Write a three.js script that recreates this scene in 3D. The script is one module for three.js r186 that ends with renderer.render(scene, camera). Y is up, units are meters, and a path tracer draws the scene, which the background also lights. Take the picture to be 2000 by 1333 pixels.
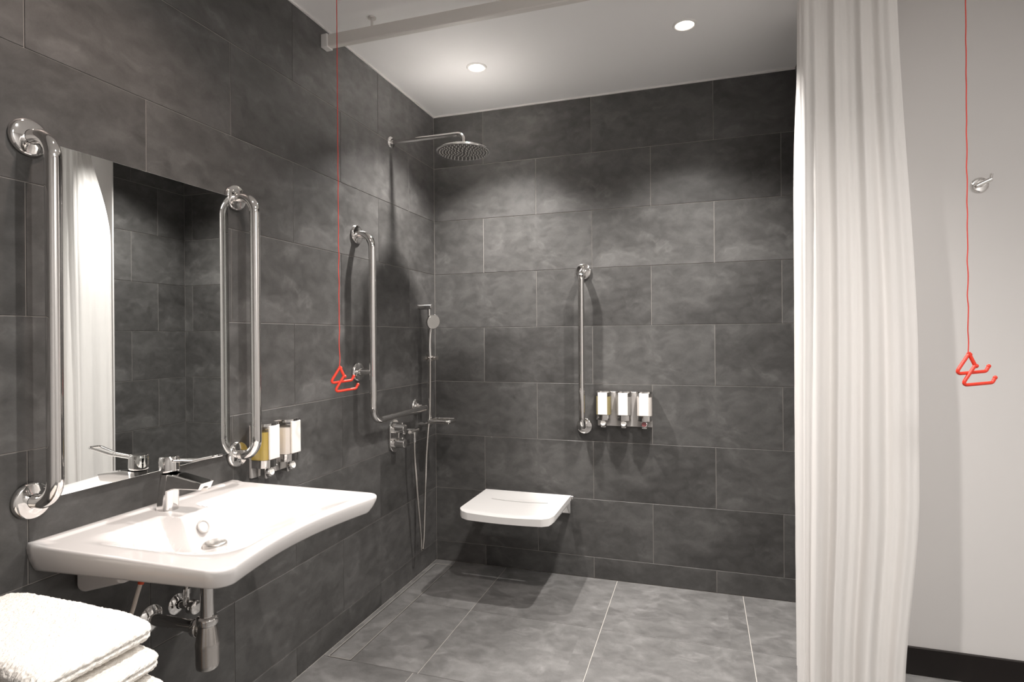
import * as THREE from 'three';
import { mergeGeometries, mergeVertices, toCreasedNormals } from 'three/addons/utils/BufferGeometryUtils.js';
import { RoundedBoxGeometry } from 'three/addons/geometries/RoundedBoxGeometry.js';
import { RectAreaLightUniformsLib } from 'three/addons/lights/RectAreaLightUniformsLib.js';
import { Brush, Evaluator, SUBTRACTION } from 'three-bvh-csg';

/* ------------------------------------------------------------------ camera, exposure */
const scene = new THREE.Scene();
scene.background = new THREE.Color(0x000000);
const camera = new THREE.PerspectiveCamera(2 * Math.atan(666.5 / 1136.6) * 180 / Math.PI, 2000 / 1333, 0.05, 30);
camera.position.set(1.4314, 1.2538, 3.0014);
camera.rotation.order = 'YXZ';
camera.rotation.set(0, 0.3137, -0.45 * Math.PI / 180);
camera.setViewOffset(2000, 1333, 0, 7.6, 2000, 1333);
const renderer = new THREE.WebGLRenderer();
renderer.toneMapping = THREE.LinearToneMapping;
renderer.toneMappingExposure = 1.08;
renderer.shadowMap.enabled = true;
RectAreaLightUniformsLib.init();

const H = 2.504;            // ceiling height
const LAMPS = [             // x, z, intensity (cd), colour, label, half angle
  [0.455, 0.49, 16, 0xfffaf5, 'recessed ceiling downlight directly above the round shower head', 1.0],
  [1.379, 0.562, 12.5, 0xfffaf5, 'recessed ceiling downlight glowing between shower head and curtain', 1.0],
  [0.455, 1.95, 2.5, 0xffe8dc, 'unseen ceiling downlight above the washbasin, lighting basin and left wall', 1.08],  // out of view, placed by the rail shadows to light the basin side
  [1.3, 1.95, 9, 0xfffaf5, 'unseen ceiling downlight in the dry area, lighting curtain and white wall', 1.28],  // out of view, placed to light the curtain front and white wall
];
const FILL_PANEL = [2.4, 2.7, .6, 23]; // x, z, side, intensity of the added fill panel, out of view

/* ------------------------------------------------------------------ helpers */
let seed = 1234567;
const rnd = () => { seed = (seed * 1664525 + 1013904223) >>> 0; return seed / 4294967296; };
function hash(x, y, s) { let h = (x * 374761393 + y * 668265263 + s * 2147483647) | 0; h = Math.imul(h ^ (h >>> 13), 1274126177); return ((h ^ (h >>> 16)) >>> 0) / 4294967296; }
const sm = t => t * t * (3 - 2 * t);
function vnoise(x, y, s) {
  const xi = Math.floor(x), yi = Math.floor(y), fx = sm(x - xi), fy = sm(y - yi);
  const a = hash(xi, yi, s), b = hash(xi + 1, yi, s), c = hash(xi, yi + 1, s), d = hash(xi + 1, yi + 1, s);
  return a + (b - a) * fx + (c - a) * fy + (a - b - c + d) * fx * fy;
}
function fbm(x, y, s, o = 5) { let v = 0, a = .5, n = 0; for (let i = 0; i < o; i++) { v += a * vnoise(x, y, s + i * 17); n += a; a *= .55; x *= 2.03; y *= 2.03; } return v / n; }
const smooth = (a, b, x) => { const t = Math.min(1, Math.max(0, (x - a) / (b - a))); return t * t * (3 - 2 * t); };
const clamp = (x, a, b) => Math.min(b, Math.max(a, x));

function dataTex(w, h, fn, srgb = true) {
  const d = new Uint8Array(w * h * 4);
  for (let j = 0; j < h; j++) for (let i = 0; i < w; i++) { const c = fn(i, j); const k = (j * w + i) * 4; d[k] = c[0]; d[k + 1] = c[1]; d[k + 2] = c[2]; d[k + 3] = 255; }
  const t = new THREE.DataTexture(d, w, h);
  t.wrapS = t.wrapT = THREE.RepeatWrapping; t.magFilter = THREE.LinearFilter; t.minFilter = THREE.LinearMipmapLinearFilter; t.generateMipmaps = true;
  if (srgb) t.colorSpace = THREE.SRGBColorSpace;
  t.needsUpdate = true; return t;
}
const names = {};
function numbered(n) { const k = names[n] = (names[n] ?? -1) + 1; return k ? n + '_' + String(k).padStart(3, '0') : n; }
function thing(name, label, category, pos = [0, 0, 0], group) {
  const o = new THREE.Group(); o.name = numbered(name); o.position.set(...pos); scene.add(o);
  o.userData = { label, category }; if (group) o.userData.group = group; return o;
}
function part(name, geo, mat, parent, label) {
  const g = Array.isArray(geo) ? merge(geo) : geo;
  const m = new THREE.Mesh(g, mat); m.name = name; m.castShadow = m.receiveShadow = true; parent.add(m);
  if (label) m.userData.label = label; return m;
}
function struct(name, geo, mat, label, category) {
  const m = new THREE.Mesh(Array.isArray(geo) ? merge(geo) : geo, mat); m.name = name; m.castShadow = m.receiveShadow = true; scene.add(m);
  m.userData = { kind: 'structure', label, category }; return m;
}
function merge(list) {
  return mergeGeometries(list.map(g => { g = g.index ? g.toNonIndexed() : g; for (const k of Object.keys(g.attributes)) if (!['position', 'normal', 'uv'].includes(k)) g.deleteAttribute(k); if (!g.attributes.uv) g.setAttribute('uv', new THREE.BufferAttribute(new Float32Array(g.attributes.position.count * 2), 2)); g.clearGroups(); return g; }), false);
}
const box = (x0, x1, y0, y1, z0, z1) => new THREE.BoxGeometry(x1 - x0, y1 - y0, z1 - z0).translate((x0 + x1) / 2, (y0 + y1) / 2, (z0 + z1) / 2);
const rbox = (x0, x1, y0, y1, z0, z1, r = .004, s = 3) => new RoundedBoxGeometry(x1 - x0, y1 - y0, z1 - z0, s, Math.min(r, (x1 - x0) / 2.01, (y1 - y0) / 2.01, (z1 - z0) / 2.01)).translate((x0 + x1) / 2, (y0 + y1) / 2, (z0 + z1) / 2);
const V = (x, y, z) => new THREE.Vector3(x, y, z);
function orient(g, from, dir) { // geometry along +y from origin -> from, dir
  const q = new THREE.Quaternion().setFromUnitVectors(V(0, 1, 0), V(...dir).normalize());
  return g.applyQuaternion(q).translate(...from);
}
function cyl(from, to, r0, r1 = r0, seg = 28) {
  const d = V(...to).sub(V(...from)), L = d.length();
  return orient(new THREE.CylinderGeometry(r1, r0, L, seg).translate(0, L / 2, 0), from, [d.x, d.y, d.z]);
}
function lathe(prof, from, dir = [0, 1, 0], seg = 36) { return orient(new THREE.LatheGeometry(prof.map(p => new THREE.Vector2(p[0], p[1])), seg), from, dir); }
function filletPath(pts, R) {
  const P = pts.map(p => V(...p)), path = new THREE.CurvePath(); let cur = P[0];
  for (let i = 1; i < P.length - 1; i++) {
    const a = P[i - 1], b = P[i], c = P[i + 1], u = a.clone().sub(b).normalize(), w = c.clone().sub(b).normalize();
    const ang = Math.acos(clamp(u.dot(w), -1, 1)), d = Math.min(R / Math.tan(ang / 2), a.distanceTo(b) * .49 + (i === 1 ? a.distanceTo(b) * .5 : 0), c.distanceTo(b) * .49 + (i === P.length - 2 ? c.distanceTo(b) * .5 : 0));
    const s = b.clone().addScaledVector(u, d), e = b.clone().addScaledVector(w, d), k = .5523;
    path.add(new THREE.LineCurve3(cur, s)); path.add(new THREE.CubicBezierCurve3(s, s.clone().lerp(b, k), e.clone().lerp(b, k), e)); cur = e;
  }
  path.add(new THREE.LineCurve3(cur, P[P.length - 1])); return path;
}
const pipe = (pts, r, R = .05, n = 90, seg = 22) => new THREE.TubeGeometry(filletPath(pts, R), n, r, seg, false);
const hosePipe = (pts, r, n = 160, seg = 14) => new THREE.TubeGeometry(new THREE.CatmullRomCurve3(pts.map(p => V(...p)), false, 'centripetal'), n, r, seg, false);
function roundedSlab(w, h, d, r, n) { // box of w,h,d about origin, fine grid, rounded edges
  const g = new THREE.BoxGeometry(w, h, d, n[0], n[1], n[2]); g.deleteAttribute('uv'); g.deleteAttribute('normal');
  const m = mergeVertices(g, 1e-5), p = m.attributes.position, nn = [];
  for (let i = 0; i < p.count; i++) {
    const v = V().fromBufferAttribute(p, i), q = V(clamp(v.x, -w / 2 + r, w / 2 - r), clamp(v.y, -h / 2 + r, h / 2 - r), clamp(v.z, -d / 2 + r, d / 2 - r));
    const k = v.clone().sub(q); if (k.lengthSq() < 1e-12) k.set(0, 1, 0); k.normalize(); q.addScaledVector(k, r); p.setXYZ(i, q.x, q.y, q.z); nn.push(k);
  }
  return [m, nn];
}

/* ------------------------------------------------------------------ materials */
function stone(w, h, mw, mh, s, base, amp) { // cloudy concrete-look porcelain, mw x mh metres
  return dataTex(w, h, (i, j) => {
    const x = i / w * mw, y = j / h * mh;
    const wx = fbm(x * 9 + 7, y * 9, s + 91, 4) - .5, wy = fbm(x * 9, y * 9 + 3, s + 57, 4) - .5;
    const a = fbm(x * 4 + wx * .9 + s, y * 5 + wy * .9, s, 5) - .5;
    const b = fbm(x * 22 + wx * 2, y * 34 + wy * 2, s + 5, 5) - .5;
    const c = vnoise(x * 420, y * 420, s + 9) - .5;
    const wisps = Math.pow(clamp(fbm(x * 13 + wx * 2.5, y * 19 + wy * 2.5, s + 33, 5) * 1.6 - .4, 0, 1), 3);
    const v = base + amp * (a * 1.7 + b * 1.15 + c * .2 + wisps * .9);
    return [clamp(v + .9, 0, 255), clamp(v - .3, 0, 255), clamp(v - 1.4, 0, 255)];
  });
}
const wallTex = []; for (let k = 0; k < 7; k++) wallTex.push(stone(512, 256, .6, .3, 11 + k * 29, 76 + (k % 3 - 1) * 3, 22));
const floorTex = []; for (let k = 0; k < 4; k++) floorTex.push(stone(512, 512, .6, .6, 411 + k * 37, 110, 28));
const stoneRough = dataTex(256, 256, (i, j) => { const v = 112 + 70 * (fbm(i / 20, j / 14, 777, 5) - .5); return [v, v, v]; }, false);
const wallMats = wallTex.map(t => new THREE.MeshStandardMaterial({ map: t, roughness: 1, roughnessMap: stoneRough, bumpMap: stoneRough, bumpScale: .0004 }));
const floorMats = floorTex.map(t => new THREE.MeshStandardMaterial({ map: t, roughness: .95, roughnessMap: stoneRough, bumpMap: stoneRough, bumpScale: .0004 }));
const M = {
  grout: new THREE.MeshStandardMaterial({ color: 0xa09b96, roughness: .9 }),
  floorGrout: new THREE.MeshStandardMaterial({ color: 0xcac5bf, roughness: .9 }),
  paint: new THREE.MeshStandardMaterial({ color: 0xe9e6e4, roughness: .85 }),
  ceil: new THREE.MeshStandardMaterial({ color: 0xf7f6f5, roughness: .9 }),
  skirting: new THREE.MeshStandardMaterial({ color: 0x17100e, roughness: .45 }),
  chrome: new THREE.MeshStandardMaterial({ color: 0xe6e4e2, metalness: 1, roughness: .05 }),
  chromeSoft: new THREE.MeshStandardMaterial({ color: 0xcfcbc7, metalness: 1, roughness: .22 }),
  brushed: new THREE.MeshStandardMaterial({ color: 0xb9b6b2, metalness: 1, roughness: .38 }),
  mirror: new THREE.MeshStandardMaterial({ color: 0xe4e6e5, metalness: 1, roughness: 0 }),
  mirrorBack: new THREE.MeshStandardMaterial({ color: 0xcfd2d0, roughness: .25 }),
  ceramic: new THREE.MeshPhysicalMaterial({ color: 0xe3dfdd, roughness: .22, clearcoat: .8, clearcoatRoughness: .06 }),
  plastic: new THREE.MeshStandardMaterial({ color: 0xe2e0de, roughness: .38 }),
  greyRubber: new THREE.MeshStandardMaterial({ color: 0x1d1b1a, roughness: .6 }),
  nozzlePlate: new THREE.MeshStandardMaterial({ color: 0x55524f, metalness: 0, roughness: .35 }),
  nozzle: new THREE.MeshStandardMaterial({ color: 0xe2e0dc, roughness: .4 }),
  spray: new THREE.MeshStandardMaterial({ color: 0xb9b6b2, roughness: .4 }),
  red: new THREE.MeshStandardMaterial({ color: 0xe8402c, roughness: .35 }),
  cord: new THREE.MeshStandardMaterial({ color: 0xd6473c, roughness: .7 }),
  rail: new THREE.MeshStandardMaterial({ color: 0xdcd8d3, roughness: .45 }),
  drainSteel: new THREE.MeshStandardMaterial({ color: 0xaaa6a1, metalness: .2, roughness: .4 }),
  clear: new THREE.MeshPhysicalMaterial({ color: 0xffffff, transmission: 1, thickness: 0, roughness: .04, ior: 1.45 }),
  soapYellow: new THREE.MeshPhysicalMaterial({ color: 0xcdb25a, roughness: .25, transmission: .25, thickness: 0 }),
  soapOlive: new THREE.MeshPhysicalMaterial({ color: 0xb3a577, roughness: .25, transmission: .25, thickness: 0 }),
  soapWhite: new THREE.MeshStandardMaterial({ color: 0xeae2db, roughness: .35 }),
  soapGrey: new THREE.MeshPhysicalMaterial({ color: 0xb6b2ae, roughness: .3, transmission: .4, thickness: 0 }),
  plate: new THREE.MeshStandardMaterial({ color: 0xb4b0ad, roughness: .4 }),
  label: new THREE.MeshStandardMaterial({ color: 0xf3efea, roughness: .6 }),
  printRed: new THREE.MeshStandardMaterial({ color: 0x6a3436, roughness: .6 }),
  whiteHose: new THREE.MeshStandardMaterial({ color: 0xd8cdc2, roughness: .5 }),
  orange: new THREE.MeshStandardMaterial({ color: 0xcf4a22, roughness: .5 }),
  wood: new THREE.MeshStandardMaterial({ color: 0x9b7a55, roughness: .6 }),
  lampRing: new THREE.MeshStandardMaterial({ color: 0xf4f2ef, roughness: .5 }),
  fillPanelGlow: new THREE.MeshStandardMaterial({ color: 0xffffff, emissive: 0xfff8f0, emissiveIntensity: 1 }),  // glow of the added fill panel
  lampGlow: new THREE.MeshStandardMaterial({ color: 0xffffff, emissive: 0xfff0de, emissiveIntensity: 9 }),
};
const weave = dataTex(256, 256, (i, j) => { const v = 128 + 60 * Math.sin(i / 256 * Math.PI * 2 * 64) * Math.sin(j / 256 * Math.PI * 2 * 64) + 40 * (vnoise(i / 3, j / 3, 5) - .5); return [v, v, v]; }, false);
weave.repeat.set(12, 60);
M.curtain = new THREE.MeshPhysicalMaterial({ color: 0xf4f1ee, roughness: .9, transmission: .12, thickness: 0, side: THREE.DoubleSide, bumpMap: weave, bumpScale: .0003 });
const terry = dataTex(256, 256, (i, j) => { const v = 255 * clamp(.15 + .5 * vnoise(i / 3, j / 3, 71) + .5 * vnoise(i / 6.5, j / 6.5, 72) - .15, 0, 1); return [v, v, v]; }, false);
M.towel = new THREE.MeshPhysicalMaterial({ color: 0xf4efe8, roughness: 1, sheen: .4, sheenRoughness: .8, bumpMap: terry, bumpScale: .0016 });

/* ------------------------------------------------------------------ room shell */
const floor = struct('floor', box(-.2, 3.2, -.12, -.003, -.2, 4.4), M.floorGrout, 'dark grey tiled wet room floor with pale grout', 'floor');
struct('ceiling', box(-.2, 3.2, H, H + .12, -.2, 4.4), M.ceil, 'white painted flat ceiling', 'ceiling');
const wallLeft = struct('wall_left', box(-.2, -.0022, 0, H, -.2, 4.4), M.grout, 'wall of dark grey stone-look tiles behind mirror and basin', 'wall');
const wallBack = struct('wall_back', box(-.0022, 2.0, 0, H, -.2, -.0022), M.grout, 'dark tiled wall of the shower behind the folding seat', 'wall');
const wallSide = struct('wall_side', box(1.8622, 1.95, 0, H, -.002, .49), M.grout, 'short dark tiled side wall of the shower seen in the mirror', 'wall');
struct('wall_front', box(1.858, 3.0, 0, H, .492, .5), M.paint, 'white painted wall with robe hook beside the curtain', 'wall');
struct('wall_right', box(3.0, 3.2, 0, H, -.2, 4.4), M.paint, 'white painted wall of the dry area', 'wall');
struct('wall_rear', box(-.0022, 3.0, 0, H, 4.2, 4.4), M.paint, 'white painted wall opposite the shower', 'wall');
struct('baseboard_front', rbox(1.862, 3.0, 0, .1, .5, .512, .003), M.skirting, 'near black skirting board under the white wall', 'baseboard');
struct('trim_1', box(0, .007, H - .007, H, 0, 4.2), M.paint, 'white sealant line where left wall meets ceiling', 'trim');
struct('trim_2', box(.007, 1.86, H - .007, H, 0, .007), M.paint, 'white sealant line where shower wall meets ceiling', 'trim');

// wall tiles 600 x 300, laid in half bond, each its own mesh
const B0 = .109, G = .0022; // height of the cut bottom course, grout width
const rowsY = [[0, B0]]; for (let k = 0; k < 8; k++) rowsY.push([B0 + .3 * k, Math.min(B0 + .3 * (k + 1), H)]);
const tileCache = {};
function tileGeo(w, h, u0, v0, uw = .6, vh = .3) { // front face +z at 0, thickness .008, bevelled; uv of the cut piece
  const key = [w, h, u0, v0, uw, vh].map(x => x.toFixed(4)).join();
  if (tileCache[key]) return tileCache[key];
  const b = .0009, g = new THREE.BufferGeometry(), P = [], U = [], I = [];
  const ring = (i, z) => { for (const [x, y] of [[i, i], [w - i, i], [w - i, h - i], [i, h - i]]) { P.push(x, y, z); U.push(u0 + x / uw, v0 + y / vh); } };
  ring(0, -.008); ring(0, -b); ring(b, 0);
  const quad = (a, b2, c, d) => I.push(a, b2, c, a, c, d);
  for (let r = 0; r < 2; r++) for (let k = 0; k < 4; k++) quad(r * 4 + k, r * 4 + (k + 1) % 4, r * 4 + 4 + (k + 1) % 4, r * 4 + 4 + k);
  quad(8, 9, 10, 11);
  g.setAttribute('position', new THREE.Float32BufferAttribute(P, 3)); g.setAttribute('uv', new THREE.Float32BufferAttribute(U, 2)); g.setIndex(I);
  const out = toCreasedNormals(g, .2); return tileCache[key] = out;
}
function tileWall(parent, length, joints, place) { // joints(row) -> offset of vertical joints
  rowsY.forEach(([y0, y1], r) => {
    const off = joints(r), cuts = [0]; for (let x = off; x < length - .02; x += .6) if (x > .02) cuts.push(x); cuts.push(length);
    for (let k = 0; k + 1 < cuts.length; k++) {
      const w = cuts[k + 1] - cuts[k] - G, h = y1 - y0 - G; if (w < .01) continue;
      const m = new THREE.Mesh(tileGeo(w, h, k === 0 ? 1 - w / .6 : 0, r === 0 ? 1 - h / .3 : 0), wallMats[Math.floor(rnd() * wallMats.length)]);
      m.name = 'tile'; m.castShadow = m.receiveShadow = true; place(m, cuts[k] + G / 2, cuts[k + 1] - G / 2, y0 + G / 2); parent.add(m);
    }
  });
}
tileWall(wallBack, 1.8622, r => r % 2 ? .5966 : .2966, (m, a, b, y) => m.position.set(a, y, 0));
tileWall(wallLeft, 4.2, r => r % 2 ? .3 : .6, (m, a, b, y) => { m.rotation.y = Math.PI / 2; m.position.set(0, y, b); });
tileWall(wallSide, .49, r => r % 2 ? .2 : .38, (m, a, b, y) => { m.rotation.y = -Math.PI / 2; m.position.set(1.86, y, a); });

// floor tiles 600 x 600
function floorTile(x0, x1, z0, z1) {
  const w = x1 - x0 - .003, d = z1 - z0 - .003;
  const m = new THREE.Mesh(tileGeo(w, d, rnd() < .5 ? 0 : .13, 0, .6, .6), floorMats[Math.floor(rnd() * 4)]);
  m.name = 'tile'; m.castShadow = m.receiveShadow = true; m.rotation.x = -Math.PI / 2; m.position.set(x0 + .0015, 0, z1 - .0015); floor.add(m);
}
const floorX = [.124, .415, 1.015, 1.615, 1.86];
for (const [z0, z1] of [[0, .518], [.518, 1.045]]) for (let k = 0; k < 4; k++) floorTile(floorX[k], floorX[k + 1], z0, z1);
for (let x = 1.86; x < 3; x += .6) floorTile(x, Math.min(x + .6, 3), .512, 1.045);
floorTile(0, .022, .06, 1.045); floorTile(0, .124, 0, .06);
for (let z = 1.045; z < 4.2; z += .6) { const xs = [0, .397, .997, 1.597, 2.197, 2.797, 3]; for (let k = 0; k < 6; k++) floorTile(xs[k], xs[k + 1], z, Math.min(z + .6, 4.2)); }

/* ------------------------------------------------------------------ linear drain */
{
  const t = thing('linear_drain', 'slim steel-edged shower channel drain along the left wall', 'drain', [0, 0, 0]);
  const x0 = .023, x1 = .123, z0 = .061, z1 = 1.044, e = .0024;
  part('drain_frame', [box(x0, x0 + e, -.002, .0015, z0, z1), box(x1 - e, x1, -.002, .0015, z0, z1), box(x0, x1, -.002, .0015, z0, z0 + e), box(x0, x1, -.002, .0015, z1 - e, z1)], M.drainSteel, t);
  part('channel_base', box(x0 - .001, x1 + .001, -.0029, -.0012, z0 - .001, z1 + .001), M.greyRubber, t);
  const ins = part('cover_insert', tileGeo(x1 - x0 - .012, z1 - z0 - .01, 0, 0, .6, .6), floorMats[1], t); ins.rotation.x = -Math.PI / 2; ins.position.set(x0 + .006, 0, z1 - .005);
}

/* ------------------------------------------------------------------ downlights */
for (const [x, z, cd, col, label, ang] of LAMPS) {
  const t = thing('ceiling_downlight', label, 'ceiling light', [x, H, z]);
  part('trim_ring', lathe([[.036, -.001], [.037, -.005], [.044, -.006], [.047, -.003], [.0475, 0]], [0, 0, 0]), M.lampRing, t);
  part('lens', lathe([[0, -.0035], [.034, -.0035], [.0365, -.001]], [0, 0, 0]), M.lampGlow, t);
  const s = new THREE.SpotLight(col, cd, 0, ang, 1, 2); s.position.set(0, -.03, 0); s.target.position.set(0, -2, 0); s.castShadow = true; s.shadow.radius = 1.3; s.shadow.mapSize.set(2048, 2048);
  t.add(s); t.add(s.target);
}

{  // added soft fill panel out of view, brightens white wall and curtain
  const [x, z, d, I] = FILL_PANEL, t = thing('added_fill_panel', 'added square fill light panel on the ceiling, out of view', 'ceiling light', [x, H, z]);
  part('frame', [box(-d / 2 - .02, d / 2 + .02, -.014, -.0005, -d / 2 - .02, -d / 2), box(-d / 2 - .02, d / 2 + .02, -.014, -.0005, d / 2, d / 2 + .02), box(-d / 2 - .02, -d / 2, -.014, -.0005, -d / 2, d / 2), box(d / 2, d / 2 + .02, -.014, -.0005, -d / 2, d / 2)], M.lampRing, t);
  part('diffuser', box(-d / 2, d / 2, -.010, -.004, -d / 2, d / 2), M.fillPanelGlow, t);
  const l = new THREE.RectAreaLight(0xfffdfa, I, d, d); l.position.set(0, -.016, 0); l.rotation.x = -Math.PI / 2; t.add(l);
}

/* ------------------------------------------------------------------ grab rails */
function flange(p, dir) { return lathe([[0, .0005], [.041, .0005], [.0415, .004], [.040, .010], [.036, .013], [.024, .0145], [.0165, .016]], p, dir, 44); }
function railUp(name, label, wall, a, y1, y0, off = .08) { // wall: 'left' or 'back'
  const at = (y, d) => wall === 'left' ? [d, y, a] : [a, y, d], n = wall === 'left' ? [1, 0, 0] : [0, 0, 1];
  const t = thing(name, label, 'grab rail');
  part('tube', pipe([at(y1, .008), at(y1, off), at(y0, off), at(y0, .008)], .016, .052, 140), M.chrome, t);
  part('wall_flange', flange(at(y1, 0), n), M.chrome, t); part('wall_flange', flange(at(y0, 0), n), M.chrome, t);
}
railUp('grab_rail', 'tall vertical chrome grab rail left of the mirror', 'left', 2.095, 1.709, .896);
railUp('grab_rail', 'tall vertical chrome grab rail right of the mirror', 'left', 1.487, 1.711, .882);
railUp('grab_rail', 'vertical chrome grab rail on the back shower wall beside triple dispenser', 'back', .853, 1.592, .789, .075);
{
  const t = thing('shower_grab_rail', 'large L-shaped chrome grab rail on left wall beside the hand shower', 'grab rail');
  part('tube', pipe([[.008, 1.708, .79], [.08, 1.708, .79], [.08, .893, .79], [.08, .893, .252], [.008, .893, .252]], .016, .06, 220), M.chrome, t);
  part('stub', cyl([.008, 1.107, .79], [.08, 1.107, .79], .0155), M.chrome, t);
  for (const [y, z] of [[1.708, .79], [1.107, .79], [.893, .252]]) part('wall_flange', flange([0, y, z], [1, 0, 0]), M.chrome, t);
}

/* ------------------------------------------------------------------ mirror */
{
  const t = thing('wall_mirror', 'frameless rectangular mirror on the dark wall above the washbasin', 'mirror');
  part('backing', box(.0005, .0165, .897, 1.704, 1.536, 2.042), M.mirrorBack, t);
  part('glass', rbox(.0166, .0206, .895, 1.706, 1.534, 2.044, .0012, 2), M.mirror, t);
}

/* ------------------------------------------------------------------ washbasin */
{
  const t = thing('washbasin', 'white ceramic wall-hung washbasin with curved front edge below the mirror', 'washbasin');
  const Z0 = 1.502, Z1 = 2.105, zc = (Z0 + Z1) / 2, Y = .80;
  const xf0 = z => .551 - .043 * Math.cos((z - zc) / (Z1 - Z0) * Math.PI), xf = z => xf0(clamp(z, Z0 + .04, Z1 - .04));
  // outline, counter-clockwise from wall at Z0
  const O = []; const rc = .04;
  const line = (a, b, n) => { for (let i = 0; i < n; i++) O.push([a[0] + (b[0] - a[0]) * i / n, a[1] + (b[1] - a[1]) * i / n]); };
  line([0, Z0], [xf(Z0) - rc, Z0], 26);
  for (let i = 0; i < 12; i++) { const a = i / 12 * Math.PI / 2; O.push([xf(Z0) - rc + rc * Math.sin(a), Z0 + rc - rc * Math.cos(a)]); }
  for (let i = 0; i < 56; i++) { const z = Z0 + rc + (Z1 - Z0 - 2 * rc) * i / 56; O.push([xf(z), z]); }
  for (let i = 0; i < 12; i++) { const a = i / 12 * Math.PI / 2; O.push([xf(Z1) - rc + rc * Math.cos(a), Z1 - rc + rc * Math.sin(a)]); }
  line([xf(Z1) - rc, Z1], [0, Z1], 26); line([0, Z1], [0, Z0], 56);
  const c = [.26, zc], N = O.length;
  const height = (x, z) => {
    const plat = smooth(.062, .046, Math.abs(z - zc));
    const bx = .098 + .062 * plat, fxx = xf(z) - .035;
    const B = Math.min(smooth(bx, bx + .05 + .02 * (1 - plat), x), Math.sqrt(Math.max(0, smooth(fxx, fxx - .30, x))));
    const S = Math.pow(smooth(Z0 + .045, Z0 + .25, z), .8) * Math.pow(smooth(Z1 - .045, Z1 - .25, z), .8);
    const lip = .004 * smooth(.02, .03, x);
    return Y + .004 - lip - .086 * B * S;
  };
  const pos = [], idx = []; const K = 56;
  for (let k = 0; k <= K; k++) { const rho = k / K; for (let i = 0; i < N; i++) { const x = c[0] + (O[i][0] - c[0]) * rho * .988, z = c[1] + (O[i][1] - c[1]) * rho * .988; pos.push(O[i][0] < .0005 && k === K ? 0.001 : x, height(x, z), z); } }
  const ringsDown = [[.994, -.0008], [.998, -.0035], [1, -.0085], [.996, -.02], [.978, -.04], [.952, -.058], [.940, -.064], [.92, -.066], ...[.86, .8, .74, .68, .62, .56, .5, .44, .38, .32, .26, .2, .14, .08, .02].map(q => [q, -.068])];
  for (const [s, dy] of ringsDown) for (let i = 0; i < N; i++) { const w = O[i][0] < .0005; const xx = w && s > .9 ? .001 : c[0] + (O[i][0] - c[0]) * s, zz = c[1] + (O[i][1] - c[1]) * s, yb = Y + dy * (1 - .32 * clamp(xx / .5, 0, 1)); pos.push(xx, s < .93 ? Math.min(yb, height(xx, zz) - .008) : yb, c[1] + (O[i][1] - c[1]) * s); }
  const R = K + 1 + ringsDown.length;
  for (let k = 0; k < R - 1; k++) for (let i = 0; i < N; i++) { const a = k * N + i, b = k * N + (i + 1) % N, d = a + N, e = b + N; idx.push(a, b, e, a, e, d); }
  const g = new THREE.BufferGeometry(); g.setAttribute('position', new THREE.Float32BufferAttribute(pos, 3)); g.setIndex(idx.reverse()); 
  const gg = mergeVertices(g, 1e-6); gg.computeVertexNormals(); part('basin_body', gg, M.ceramic, t);
  const us = new THREE.Shape(); us.moveTo(.012, .735); us.lineTo(.012, .672); us.quadraticCurveTo(.012, .66, .026, .662); us.lineTo(.135, .6925); us.lineTo(.125, .708); us.lineTo(.085, .735); us.lineTo(.012, .735); us.closePath();
  part('bowl_underside', new THREE.ExtrudeGeometry(us, { depth: .37, bevelEnabled: true, bevelSize: .010, bevelThickness: .010, bevelSegments: 4, curveSegments: 10 }).translate(0, 0, 1.62), M.ceramic, t);
  const ov = part('overflow_ring', new THREE.TorusGeometry(.0155, .0024, 10, 36).rotateY(Math.PI / 2).translate(0, 0, 0), M.plate, t); ov.rotation.z = .507; ov.position.set(.1905, .764, zc);
  const ovd = part('overflow_cap', lathe([[0, .003], [.012, .0025], [.014, 0]], [0, 0, 0], [1, 0, 0]), M.plastic, t); ovd.rotation.z = .507; ovd.position.set(.1895, .7635, zc);
  part('drain_plug', [lathe([[0, .006], [.02, .006], [.027, .003], [.029, 0], [.03, -.012]], [.228, .7245, zc])], M.brushed, t);
}
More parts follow.
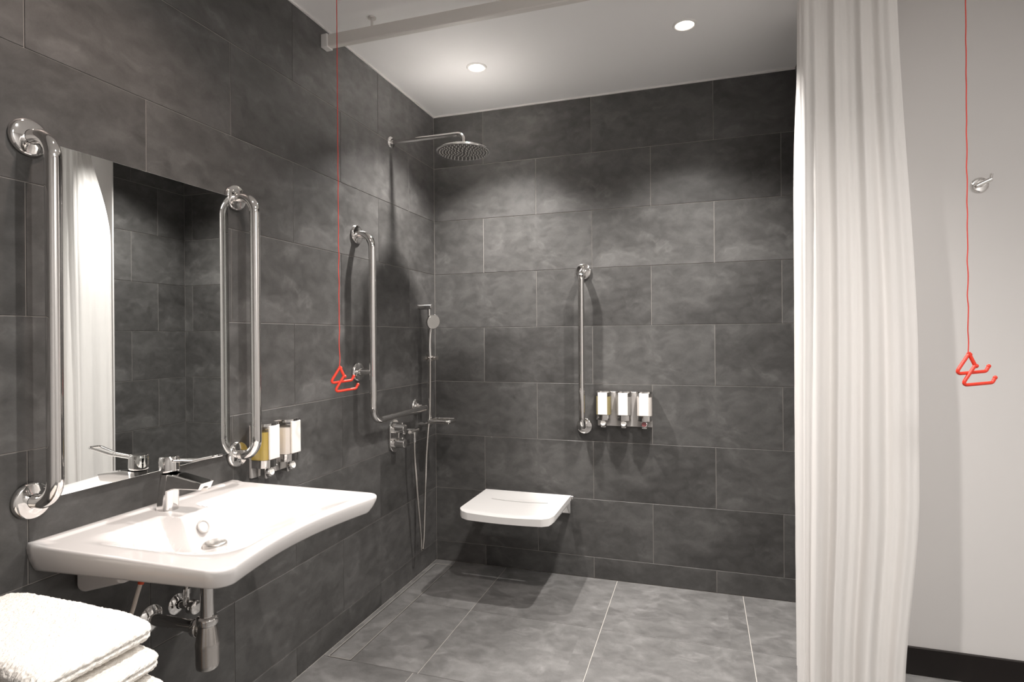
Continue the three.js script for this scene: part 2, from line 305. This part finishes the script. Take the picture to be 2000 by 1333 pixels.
/* ------------------------------------------------------------------ basin mixer tap */
{
  const t = thing('basin_tap', 'chrome single-lever basin tap with long looped handle on the washbasin', 'tap', [.068, .8, 1.803]);
  // body: tapering oval column leaning forward
  const P = [], I = [], n = 28, prof = [[0, 0, .027, .024], [.004, 0, .0265, .0235], [.03, .003, .0245, .022], [.06, .006, .0235, .021], [.088, .010, .0235, .021], [.097, .011, .024, .0215]];
  for (const [y, dx, rx, rz] of prof) for (let i = 0; i < n; i++) { const a = i / n * Math.PI * 2; const cx2 = Math.sign(Math.cos(a)) * Math.pow(Math.abs(Math.cos(a)), .8), sz = Math.sign(Math.sin(a)) * Math.pow(Math.abs(Math.sin(a)), .8); P.push(dx + rx * cx2, y, rz * sz); }
  P.push(.011, .097, 0); const top = P.length / 3 - 1;
  for (let k = 0; k < prof.length - 1; k++) for (let i = 0; i < n; i++) { const a = k * n + i, b = k * n + (i + 1) % n; I.push(a, a + n, b + n, a, b + n, b); }
  for (let i = 0; i < n; i++) I.push((prof.length - 1) * n + i, top, (prof.length - 1) * n + (i + 1) % n);
  const g = new THREE.BufferGeometry(); g.setAttribute('position', new THREE.Float32BufferAttribute(P, 3)); g.setIndex(I); part('tap_body', toCreasedNormals(g, .6), M.chrome, t);
  // spout: flat tapering beak
  const sh = new THREE.Shape(); sh.moveTo(.0, .048); sh.quadraticCurveTo(.03, .062, .045, .063); sh.lineTo(.122, .066); sh.lineTo(.130, .080); sh.lineTo(.04, .094); sh.lineTo(.0, .094); sh.closePath();
  part('spout', new THREE.ExtrudeGeometry(sh, { depth: .034, bevelEnabled: true, bevelSize: .003, bevelThickness: .003, bevelSegments: 3 }).translate(.004, 0, -.017), M.chrome, t);
  part('aerator', cyl([.122, .060, 0], [.123, .068, 0], .011), M.chromeSoft, t);
  const cap = part('handle_cap', lathe([[0, .042], [.02, .042], [.0235, .039], [.0245, .03], [.0245, .006], [.0235, .002], [.02, 0]], [.008, .100, 0], [-.05, 1, 0]), M.chrome, t);
  part('lever', [pipe([[.02, .131, -.008], [.10, .137, -.010], [.172, .152, -.016], [.176, .154, .016], [.10, .137, .010], [.02, .131, .008]], .0033, .008, 120, 10)], M.chrome, cap);
}
/* ------------------------------------------------------------------ trap and valves under the basin */
{
  const t = thing('bottle_trap', 'chrome bottle trap and waste pipe hanging under the washbasin', 'trap', [.2, 0, 1.803]);
  part('tailpipe', cyl([0, .515, 0], [0, .680, 0], .0165), M.chrome, t);
  part('bottle', lathe([[0, .392], [.018, .393], [.027, .400], [.0285, .412], [.0285, .452], [.0295, .455], [.0295, .462], [.0285, .466], [.0235, .505], [.0215, .514]], [0, 0, 0]), M.chromeSoft, t);
  part('collar', lathe([[.0165, .509], [.025, .510], [.0265, .514], [.0265, .526], [.024, .531], [.0165, .532]], [0, 0, 0]), M.chrome, t);
  part('outlet_nut', lathe([[.0165, 0], [.0225, 0], [.024, .004], [.024, .014], [.022, .018], [.0165, .018]], [-.045, .494, -.004], [1, 0, 0]), M.chrome, t);
  part('outlet_pipe', cyl([-.197, .494, -.004], [-.02, .494, -.004], .0155), M.chrome, t);
  part('wall_flange', lathe([[.016, .012], [.022, .011], [.036, .003], [.037, 0]], [-.2, .494, -.004], [1, 0, 0]), M.chrome, t);
}
{
  const t = thing('angle_valve', 'small chrome angle valve on the wall under the washbasin', 'valve', [0, .497, 1.715]);
  part('wall_flange', lathe([[.012, .010], [.018, .009], [.028, .002], [.029, 0]], [0, 0, 0], [1, 0, 0]), M.chrome, t);
  part('valve_body', [cyl([0, 0, 0], [.05, 0, 0], .0095), cyl([.035, 0, 0], [.035, .035, 0], .009), cyl([.035, .035, 0], [.035, .05, 0], .0115, .0115, 6)], M.chrome, t);
  part('knob', lathe([[0, .024], [.016, .024], [.02, .020], [.02, .003], [.012, 0]], [.05, 0, 0], [1, 0, 0]), M.chrome, t);
  part('supply_hose', cyl([.035, .05, 0], [.035, .152, 0], .005), M.chromeSoft, t);
}
{
  const t = thing('supply_tube', 'thin whitish tube with orange tip hanging behind the towels', 'tube', [.09, .62, 1.905]);
  part('tube', hosePipe([[0, .045, -.012], [-.006, .0, .0], [-.02, -.06, .012], [-.06, -.10, .02], [-.088, -.11, .02]], .005, 40), M.whiteHose, t);
  part('tip', cyl([0, .045, -.012], [-.002, .02, -.005], .008, .007), M.orange, t, 'orange tip');
}

/* ------------------------------------------------------------------ soap dispensers */
function dispenser(label, pos, turn, liquids, spacing) {
  const t = thing('soap_dispenser', label, 'soap dispenser', pos); t.rotation.y = turn;
  const n = liquids.length, W = spacing * (n - 1) + .078;
  part('wall_plate', rbox(-W / 2 + .004, W / 2 - .004, 0, .176, .0005, .012, .003), M.plate, t);
  liquids.forEach(([mat, print], k) => {
    const x = (k - (n - 1) / 2) * spacing, hw = .039;
    const sec = (o, d) => { const s = new THREE.Shape(); s.moveTo(-hw + o, .012); s.lineTo(hw - o, .012); s.lineTo(hw - o, .045); s.quadraticCurveTo(hw - o, d, 0, d); s.quadraticCurveTo(-hw + o, d, -hw + o, .045); s.closePath(); return s; };
    const ext = (o, d, y0, y1) => new THREE.ExtrudeGeometry(sec(o, d), { depth: y1 - y0, bevelEnabled: false, curveSegments: 14 }).rotateX(-Math.PI / 2).scale(1, 1, -1).translate(x, y0, 0);
    const fix = g => { const i = g.index ? g.toNonIndexed() : g; const p = i.attributes.position, q = i.attributes.normal; for (let a = 0; a < p.count; a += 3) for (const at of [p, q]) { const v = [at.getX(a + 1), at.getY(a + 1), at.getZ(a + 1)]; at.setXYZ(a + 1, at.getX(a + 2), at.getY(a + 2), at.getZ(a + 2)); at.setXYZ(a + 2, ...v); } i.computeVertexNormals(); return toCreasedNormals(i, .6); };
    const ch = part('chamber', fix(ext(0, .075, .062, .174)), M.clear, t);
    part('liquid', fix(ext(.003, .071, .063, .155)), mat, ch);
    part('lid', fix(ext(-.001, .077, .174, .183)), M.chrome, ch);
    part('front_label', rbox(x - .0235, x + .0235, .064, .176, .0705, .0775, .002), M.label, ch, 'white front label');
    const b = part('pump_base', [fix(ext(.004, .07, .036, .062)), rbox(x - .014, x + .014, -.004, .04, .014, .052, .006)], M.chrome, t);
    part('push_button', lathe([[0, .012], [.013, .012], [.0165, .009], [.0175, 0]], [x, .018, .052], [0, .25, 1]), M.chrome, b);
    part('button_print', lathe([[0, .0006], [.0115, .0004], [.012, 0]], [x, .0212, .0637], [0, .25, 1]), print || M.label, b);
  });
  return t;
}
dispenser('triple chrome soap dispenser on the back shower wall', [1.06, .795, 0], 0, [[M.soapOlive], [M.soapGrey], [M.soapWhite, M.printRed]], .102);
dispenser('double chrome soap dispenser with yellow and white soap beside the basin', [0, .79, 1.345], Math.PI / 2, [[M.soapYellow], [M.soapWhite]], .108);

/* ------------------------------------------------------------------ shower */
{
  const t = thing('rain_shower', 'round chrome overhead rain shower on a wall arm', 'shower head', [0, 2.208, .482]);
  part('wall_flange', lathe([[.011, .010], [.022, .0095], [.028, .006], [.029, 0]], [0, 0, 0], [1, 0, 0]), M.chrome, t);
  part('arm', pipe([[.005, 0, 0], [.382, 0, 0], [.382, -.055, 0]], .0105, .03, 90), M.chrome, t);
  const h = part('shower_plate', lathe([[.013, -.045], [.014, -.058], [.03, -.061], [.08, -.067], [.115, -.075], [.1255, -.082], [.126, -.087], [.122, -.0895], [.119, -.0885]], [.382, 0, 0], [0, 1, 0], 64), M.chrome, t);
  part('spray_face', lathe([[0, -.0885], [.119, -.0885]], [.382, 0, 0], [0, 1, 0], 64), M.nozzlePlate, h);
  const nz = []; for (let r = 1; r <= 8; r++) { const m = Math.round(r * 4.6); for (let k = 0; k < m; k++) { const a = k / m * Math.PI * 2 + r * .3; nz.push(new THREE.CylinderGeometry(.0028, .002, .004, 6).translate(.382 + Math.cos(a) * r * .0138, -.0905, Math.sin(a) * r * .0138)); } }
  const z = part('nozzles', nz, M.nozzle, h); z.userData.kind = 'stuff';
}
{
  const t = thing('hand_shower_set', 'chrome hand shower on slide rail in the shower corner', 'hand shower');
  const rx = .062, rz = .2;
  part('slide_rail', cyl([rx, .79, rz], [rx, 1.425, rz], .0085), M.chrome, t);
  part('rail_bracket', [cyl([0, 1.418, rz], [rx + .014, 1.418, rz], .0145), lathe([[0, .003], [.0135, .003], [.0145, 0]], [rx + .014, 1.418, rz], [1, 0, 0])], M.chrome, t);
  part('rail_bracket', [cyl([0, .795, rz], [rx + .008, .795, rz], .0125)], M.chrome, t);
  part('slider', [cyl([rx, 1.13, rz], [rx, 1.165, rz], .017), cyl([rx - .004, 1.147, rz], [rx - .004, 1.147, rz + .055], .009), cyl([rx + .01, 1.147, rz], [rx + .05, 1.147, rz + .012], .011)], M.chromeSoft, t);
  const hs = new THREE.Vector3(.82, -.22, .53).normalize(), hc = V(.098, 1.338, .232);
  const hand = part('handset', [lathe([[0, -.022], [.014, -.021], [.03, -.012], [.0385, -.003], [.040, .004], [.038, .009], [.035, .010]], [hc.x, hc.y, hc.z], [hs.x, hs.y, hs.z], 40), hosePipe([[hc.x - hs.x * .012, hc.y - .012, hc.z - hs.z * .012], [.078, 1.28, .222], [.074, 1.21, .222], [.076, 1.15, .222]], .0105, 40)], M.chrome, t);
  part('spray_face', lathe([[0, .0105], [.035, .0105], [.036, .009]], [hc.x, hc.y, hc.z], [hs.x, hs.y, hs.z], 40), M.spray, hand);
  part('shower_hose', hosePipe([[.076, 1.15, .222], [.076, 1.0, .225], [.076, .86, .232], [.074, .75, .252], [.070, .6, .268], [.066, .45, .272], [.062, .3, .275], [.06, .2, .282], [.058, .162, .292], [.058, .165, .302], [.058, .22, .304], [.058, .35, .325], [.056, .5, .345], [.054, .65, .362], [.053, .735, .362]], .0065, 240), M.chromeSoft, t);
  part('hose_outlet', [cyl([0, .784, .362], [.058, .784, .362], .0125), lathe([[.012, .008], [.02, .007], [.026, .001], [.026, 0]], [0, .784, .362], [1, 0, 0]), cyl([.052, .784, .322], [.052, .784, .407], .0095), cyl([.053, .784, .362], [.053, .748, .362], .0085), cyl([.053, .748, .362], [.053, .728, .362], .0105, .008)], M.chrome, t);
  const s = part('soap_dish', [rbox(rx + .004, rx + .13, .806, .812, rz - .05, rz + .05, .003), ...[-.034, 0, .034].map(o => rbox(rx + .01, rx + .125, .81, .822, rz + o - .003, rz + o + .003, .002))], M.chromeSoft, t);
  part('dish_rim', pipe([[rx + .004, .820, rz - .052], [rx + .134, .820, rz - .052], [rx + .134, .820, rz + .052], [rx + .004, .820, rz + .052], [rx + .004, .820, rz - .052]], .0065, .02, 120, 12), M.chrome, s);
}
{
  const t = thing('shower_valve', 'oval chrome shower valve with two knobs under the L-shaped rail', 'shower valve', [0, .778, .482]);
  const s = new THREE.Shape(); const r = .042, L = .035; s.absarc(0, L, r, 0, Math.PI); s.absarc(0, -L, r, Math.PI, Math.PI * 2); s.closePath();
  part('cover_plate', new THREE.ExtrudeGeometry(s, { depth: .006, bevelEnabled: true, bevelSize: .003, bevelThickness: .003, bevelSegments: 3, curveSegments: 28 }).rotateY(Math.PI / 2).translate(.003, 0, 0), M.chrome, t);
  for (const y of [.036, -.036]) { const k = part('knob', lathe([[0, .058], [.019, .058], [.022, .055], [.0225, .02], [.0245, .018], [.0245, 0]], [.01, y, 0], [1, 0, 0]), M.chrome, t); part('knob_pin', cyl([.05, y, 0], [.05, y + .028, -.004], .0035), M.chrome, k); }
}
/* ------------------------------------------------------------------ folding seat */
{
  const t = thing('folding_shower_seat', 'white fold-down shower seat mounted on the back wall', 'seat', [.558, .437, .03]);
  const w = .2325, d0 = .035, d1 = .43, th = .026;
  const s = new THREE.Shape(); s.moveTo(-w + .012, d0); s.lineTo(w - .012, d0); s.quadraticCurveTo(w, d0, w, d0 + .012); s.lineTo(w, d1 - .05); s.quadraticCurveTo(w, d1, w - .05, d1); s.lineTo(-w + .05, d1); s.quadraticCurveTo(-w, d1, -w, d1 - .05); s.lineTo(-w, d0 + .012); s.quadraticCurveTo(-w, d0, -w + .012, d0);
  // fine grid mapped into the outline, dished across, with a slot cut through
  const nx = 48, nz = 40, P = [], I = [];
  const half = z => { const a = z - (d1 - .05); return a > 0 ? w - .05 + Math.sqrt(Math.max(0, .0025 - a * a)) : w; };
  const layer = top => { for (let j = 0; j <= nz; j++) { const z = d0 + (d1 - d0) * j / nz, hw = half(z); for (let i = 0; i <= nx; i++) { const x = hw * (i / nx * 2 - 1); const dish = -.011 * Math.cos(x / w * Math.PI / 2) * smooth(d0, d0 + .12, z) - .006 * smooth(d1 - .03, d1, z); P.push(x, top ? dish : -th + dish * .6 - .012 * smooth(d1 - .05, d1, z), z); } } };
  layer(true); layer(false); const L = (nx + 1) * (nz + 1), id = (i, j, l) => l * L + j * (nx + 1) + i;
  for (let j = 0; j < nz; j++) for (let i = 0; i < nx; i++) { I.push(id(i, j, 0), id(i, j + 1, 0), id(i + 1, j + 1, 0), id(i, j, 0), id(i + 1, j + 1, 0), id(i + 1, j, 0)); I.push(id(i, j, 1), id(i + 1, j + 1, 1), id(i, j + 1, 1), id(i, j, 1), id(i + 1, j, 1), id(i + 1, j + 1, 1)); }
  for (let i = 0; i < nx; i++) { I.push(id(i, nz, 0), id(i, nz, 1), id(i + 1, nz, 1), id(i, nz, 0), id(i + 1, nz, 1), id(i + 1, nz, 0)); I.push(id(i, 0, 0), id(i + 1, 0, 1), id(i, 0, 1), id(i, 0, 0), id(i + 1, 0, 0), id(i + 1, 0, 1)); }
  for (let j = 0; j < nz; j++) { I.push(id(0, j, 0), id(0, j, 1), id(0, j + 1, 1), id(0, j, 0), id(0, j + 1, 1), id(0, j + 1, 0)); I.push(id(nx, j, 0), id(nx, j + 1, 1), id(nx, j, 1), id(nx, j, 0), id(nx, j + 1, 0), id(nx, j + 1, 1)); }
  let g = new THREE.BufferGeometry(); g.setAttribute('position', new THREE.Float32BufferAttribute(P, 3)); g.setIndex(I); g.computeVertexNormals(); g.setAttribute('uv', new THREE.Float32BufferAttribute(new Float32Array(P.length / 3 * 2), 2));
  const slot = rbox(-.15, .15, -.08, .08, .178, .188, .005, 3); if (!slot.index) { const ix = []; for (let i = 0; i < slot.attributes.position.count; i++) ix.push(i); slot.setIndex(ix); }
  const A = new Brush(g, M.plastic), B = new Brush(slot, M.plastic); A.updateMatrixWorld(); B.updateMatrixWorld();
  const ev = new Evaluator(); ev.useGroups = false; const res = ev.evaluate(A, B, SUBTRACTION);
  part('seat_panel', toCreasedNormals(res.geometry, .7), M.plastic, t);
  part('wall_plate', rbox(-.215, .215, -.11, -.03, -.0295, -.018, .003), M.plastic, t);
  for (const sx of [-1, 1]) {
    const ar = new THREE.Shape(); ar.moveTo(-.018, -.02); ar.lineTo(.02, -.016); ar.lineTo(.33, -.03); ar.lineTo(.33, -.042); ar.lineTo(.04, -.045); ar.lineTo(-.018, -.10); ar.closePath();
    part('side_arm', new THREE.ExtrudeGeometry(ar, { depth: .006, bevelEnabled: false }).rotateY(-Math.PI / 2).translate(sx * .212 + .003, -.010, 0), M.plastic, t);
    part('hinge', cyl([sx * .212, -.018, .012], [sx * .240, -.018, .012], .011), M.chrome, t);
  }
}
/* ------------------------------------------------------------------ curtain rail and curtain */
const railPts = [[0.001, 1.01], [.5, 1.01], [1.0, 1.01], [1.45, 1.01], [1.60, .97], [1.69, .87], [1.755, .795], [1.88, .80], [2.16, .83]];
{
  const t = thing('curtain_rail', 'white ceiling-hung shower curtain rail running from the left wall', 'curtain rail');
  const c = new THREE.CatmullRomCurve3(railPts.map(p => V(p[0], 0, p[1])), false, 'centripetal'), n = 120, P = [], I = [], w = .014, y0 = 2.418, y1 = 2.464;
  for (let i = 0; i <= n; i++) { const p = c.getPointAt(i / n), d = c.getTangentAt(i / n), q = V(-d.z, 0, d.x); for (const [s, y] of [[-w, y0 + .003], [-w, y1], [w, y1], [w, y0 + .003], [w - .003, y0], [-w + .003, y0]]) P.push(p.x + q.x * s, y, p.z + q.z * s); }
  for (let i = 0; i < n; i++) for (let k = 0; k < 6; k++) { const a = i * 6 + k, b = i * 6 + (k + 1) % 6; I.push(a, b, b + 6, a, b + 6, a + 6); }
  for (const o of [0, n * 6]) for (let k = 1; k < 5; k++) o ? I.push(o, o + k + 1, o + k) : I.push(o, o + k, o + k + 1);
  const g = new THREE.BufferGeometry(); g.setAttribute('position', new THREE.Float32BufferAttribute(P, 3)); g.setIndex(I); part('rail_profile', toCreasedNormals(g, .3), M.rail, t);
  part('end_cap', rbox(.0005, .03, y0 - .004, y1 + .003, 1.01 - .02, 1.01 + .02, .003), M.plastic, t);
  for (const [x, z] of [[.222, 1.01], [1.2, .995], [2.13, .826]]) { const r = part('ceiling_hanger', [cyl([x, y1, z], [x, H - .003, z], .005), cyl([x, H - .005, z], [x, H - .0005, z], .016)], M.rail, t); }
}
{
  const t = thing('shower_curtain', 'white fabric shower curtain gathered in folds beside the white wall', 'curtain');
  const nu = 420, nv = 90, P = [], U = [], I = [], y0 = .004, y1 = 2.417;
  for (let j = 0; j <= nv; j++) {
    const y = y1 + (y0 - y1) * j / nv, f = j / nv;            // f: 0 at the top
    const low = smooth(1.7, .5, y), mid = smooth(2.5, 1.1, y);
    const m2 = smooth(2.46, 1.8, y);
    const A = [1.776 - .004 * low, .72 - .14 * m2], C = [1.760 - .006 * low, .775 - .01 * mid], B = [2.045 + .05 * mid - .045 * smooth(.75, .05, y), .815 + .01 * mid];
    const raw = u => u < .3 ? [A[0] + (C[0] - A[0]) * u / .3, A[1] + (C[1] - A[1]) * u / .3] : [C[0] + (B[0] - C[0]) * (u - .3) / .7, C[1] + (B[1] - C[1]) * (u - .3) / .7];
    const base = u => { let x = 0, z = 0; for (let k = -3; k <= 3; k++) { const p = raw(u + k * .014); x += p[0] / 7; z += p[1] / 7; } return [x, z]; };
    for (let i = 0; i <= nu; i++) {
      const u = i / nu, ph = u + .012 * Math.sin(u * 9 + f * 2.1), p = base(u), q = base(u + .01), L = Math.hypot(q[0] - p[0], q[1] - p[1]) || 1, n = [-(q[1] - p[1]) / L, (q[0] - p[0]) / L];
      const amp = (.009 + .004 * mid + .004 * low) * (.35 + .65 * smooth(.22, .4, u));
      const wv = Math.sin(ph * Math.PI * 2 * 5.5 + .6 + .5 * f * Math.sin(u * 14)) + .35 * Math.sin(ph * Math.PI * 2 * 9 + 2 + f * 1.2) + .22 * Math.sin(ph * Math.PI * 2 * 15 + f * 3.5);
      const off = amp * wv + .0015 * (fbm(u * 40, f * 22, 88, 3) - .5) + .015 * Math.sin(smooth(.3, 1, u) * Math.PI) * low;
      P.push(p[0] + n[0] * off, y, p[1] + n[1] * off); U.push(u, f);
    }
  }
  for (let j = 0; j < nv; j++) for (let i = 0; i < nu; i++) { const a = j * (nu + 1) + i, b = a + nu + 1; I.push(a, b, b + 1, a, b + 1, a + 1); }
  const g = new THREE.BufferGeometry(); g.setAttribute('position', new THREE.Float32BufferAttribute(P, 3)); g.setAttribute('uv', new THREE.Float32BufferAttribute(U, 2)); g.setIndex(I); g.computeVertexNormals();
  part('curtain_cloth', g, M.curtain, t);
  const hem = []; for (let j = 0; j <= nv; j++) { const k = (j * (nu + 1)) * 3; hem.push([P[k], P[k + 1], P[k + 2]]); }
  part('side_hem', hosePipe(hem, .003, 120, 8), M.curtain, t);
}
/* ------------------------------------------------------------------ emergency cords */
function pullCord(label, x, z, yTop, turn) {
  const t = thing('emergency_cord', label, 'pull cord', [x, 0, z]);
  part('ceiling_rose', lathe([[0, -.03], [.008, -.03], [.03, -.022], [.034, -.006], [.035, 0]], [0, H - .0005, 0]), M.plastic, t);
  const pts = []; for (let i = 0; i <= 40; i++) { const f = i / 40; pts.push([.0012 * Math.sin(i * 2.3) * f, H - .028 + (yTop - H + .028) * f, .0012 * Math.cos(i * 1.7) * f]); }
  part('cord', hosePipe(pts, .0015, 120, 8), M.cord, t);
  const hnd = new THREE.Group(); hnd.name = 'pull_handle'; hnd.position.set(0, yTop, 0); hnd.rotation.y = turn; t.add(hnd);
  const hook = (dx, dy, dz) => [pipe([[dx + .001, dy, dz], [dx - .036, dy - .055, dz], [dx + .047, dy - .048, dz], [dx + .055, dy - .034, dz]], .0046, .008, 80, 12), new THREE.SphereGeometry(.0055, 12, 10).translate(dx + .055, dy - .034, dz), new THREE.SphereGeometry(.006, 12, 10).translate(dx + .004, dy - .002, dz)];
  part('hook', hook(0, 0, 0), M.red, hnd); part('hook', hook(.014, -.031, .004), M.red, hnd);
  part('link', cyl([0, .004, 0], [.016, -.034, .004], .0048), M.red, hnd);
}
pullCord('red emergency pull cord with hooked handle hanging beside the basin', .2, 1.21, 1.150, 1.05);
pullCord('red emergency pull cord with hooked handle hanging in front of the white wall', 2.128, 1.1, 1.198, .3);

/* ------------------------------------------------------------------ robe hook */
{
  const t = thing('robe_hook', 'small round chrome robe hook on the white wall', 'hook', [2.385, 1.785, .5]);
  part('base', lathe([[0, .009], [.022, .009], [.027, .006], [.028, 0]], [0, 0, .0005], [0, 0, 1]), M.chrome, t);
  part('peg', [cyl([-.020, -.008, .03], [.022, .012, .034], .008), cyl([0, 0, .006], [0, .001, .032], .010), cyl([.019, .011, .034], [.021, .03, .040], .005)], M.chrome, t);
}
/* ------------------------------------------------------------------ towels on a stool */
{
  const t = thing('stool', 'low wooden stool under the towels, below the picture edge', 'stool', [.29, 0, 2.295]);
  part('seat', rbox(-.2, .2, .575, .600, -.13, .13, .008), M.wood, t);
  for (const [sx, sz] of [[1, 1], [1, -1], [-1, 1], [-1, -1]]) part('leg', cyl([sx * .175, 0, sz * .105], [sx * .16, .577, sz * .09], .014, .018), M.wood, t);
  const names3 = ['thick white folded towel, topmost of the stack by the basin', 'thick white folded towel, second from top of the stack', 'thick white folded towel, third from top of the stack'];
  for (let k = 0; k < 3; k++) {
    const w = .40 + k * .008, h = .047, d = .205 + k * .004;
    const [g, nn] = roundedSlab(w, h, d, .0225, [150, 20, 80]); const p = g.attributes.position, uv = [];
    for (let i = 0; i < p.count; i++) {
      const x = p.getX(i), y = p.getY(i), z = p.getZ(i), n = nn[i];
      const broad = .004 * (fbm(x * 7 + 3 * k, z * 9 + 1, 31 + k, 3) - .5) * (y > 0 ? 1 : .1);
      const fuzz = 0.0026 * (vnoise(x * 300 + y * 190, z * 300 - y * 210, 51 + k) - .5) + .002 * (vnoise(x * 520 + y * 400, z * 520 + y * 380, 61 + k) - .5);
      const sag = y > -.02 ? -.010 * smooth(.12, .2, x) * smooth(-.03, .03, y) - .008 * smooth(-.12, -.2, x) : 0;
      const groove = -.004 * Math.exp(-Math.pow((y + .003) / .004, 2)) * (Math.abs(n.y) < .7 ? 1 : 0);
      const dd = fuzz + groove; p.setXYZ(i, x + n.x * dd, Math.max(y + n.y * dd + broad + sag, -h / 2), z + n.z * dd);
      uv.push(x * 9 + n.x * y * 9, z * 9 + y * 9);
    }
    g.setAttribute('uv', new THREE.Float32BufferAttribute(uv, 2)); g.computeVertexNormals();
    const tw = new THREE.Mesh(g, M.towel); tw.name = numbered('folded_towel'); tw.castShadow = tw.receiveShadow = true;
    tw.position.set(.275 + .012 * k, .6005 + h / 2 + (2 - k) * .0515, 2.285 + .004 * k); tw.rotation.y = (k - 1) * .02; scene.add(tw);
    tw.userData = { label: names3[k], category: 'towel', group: 'stacked folded towels' };
  }
}
renderer.render(scene, camera);
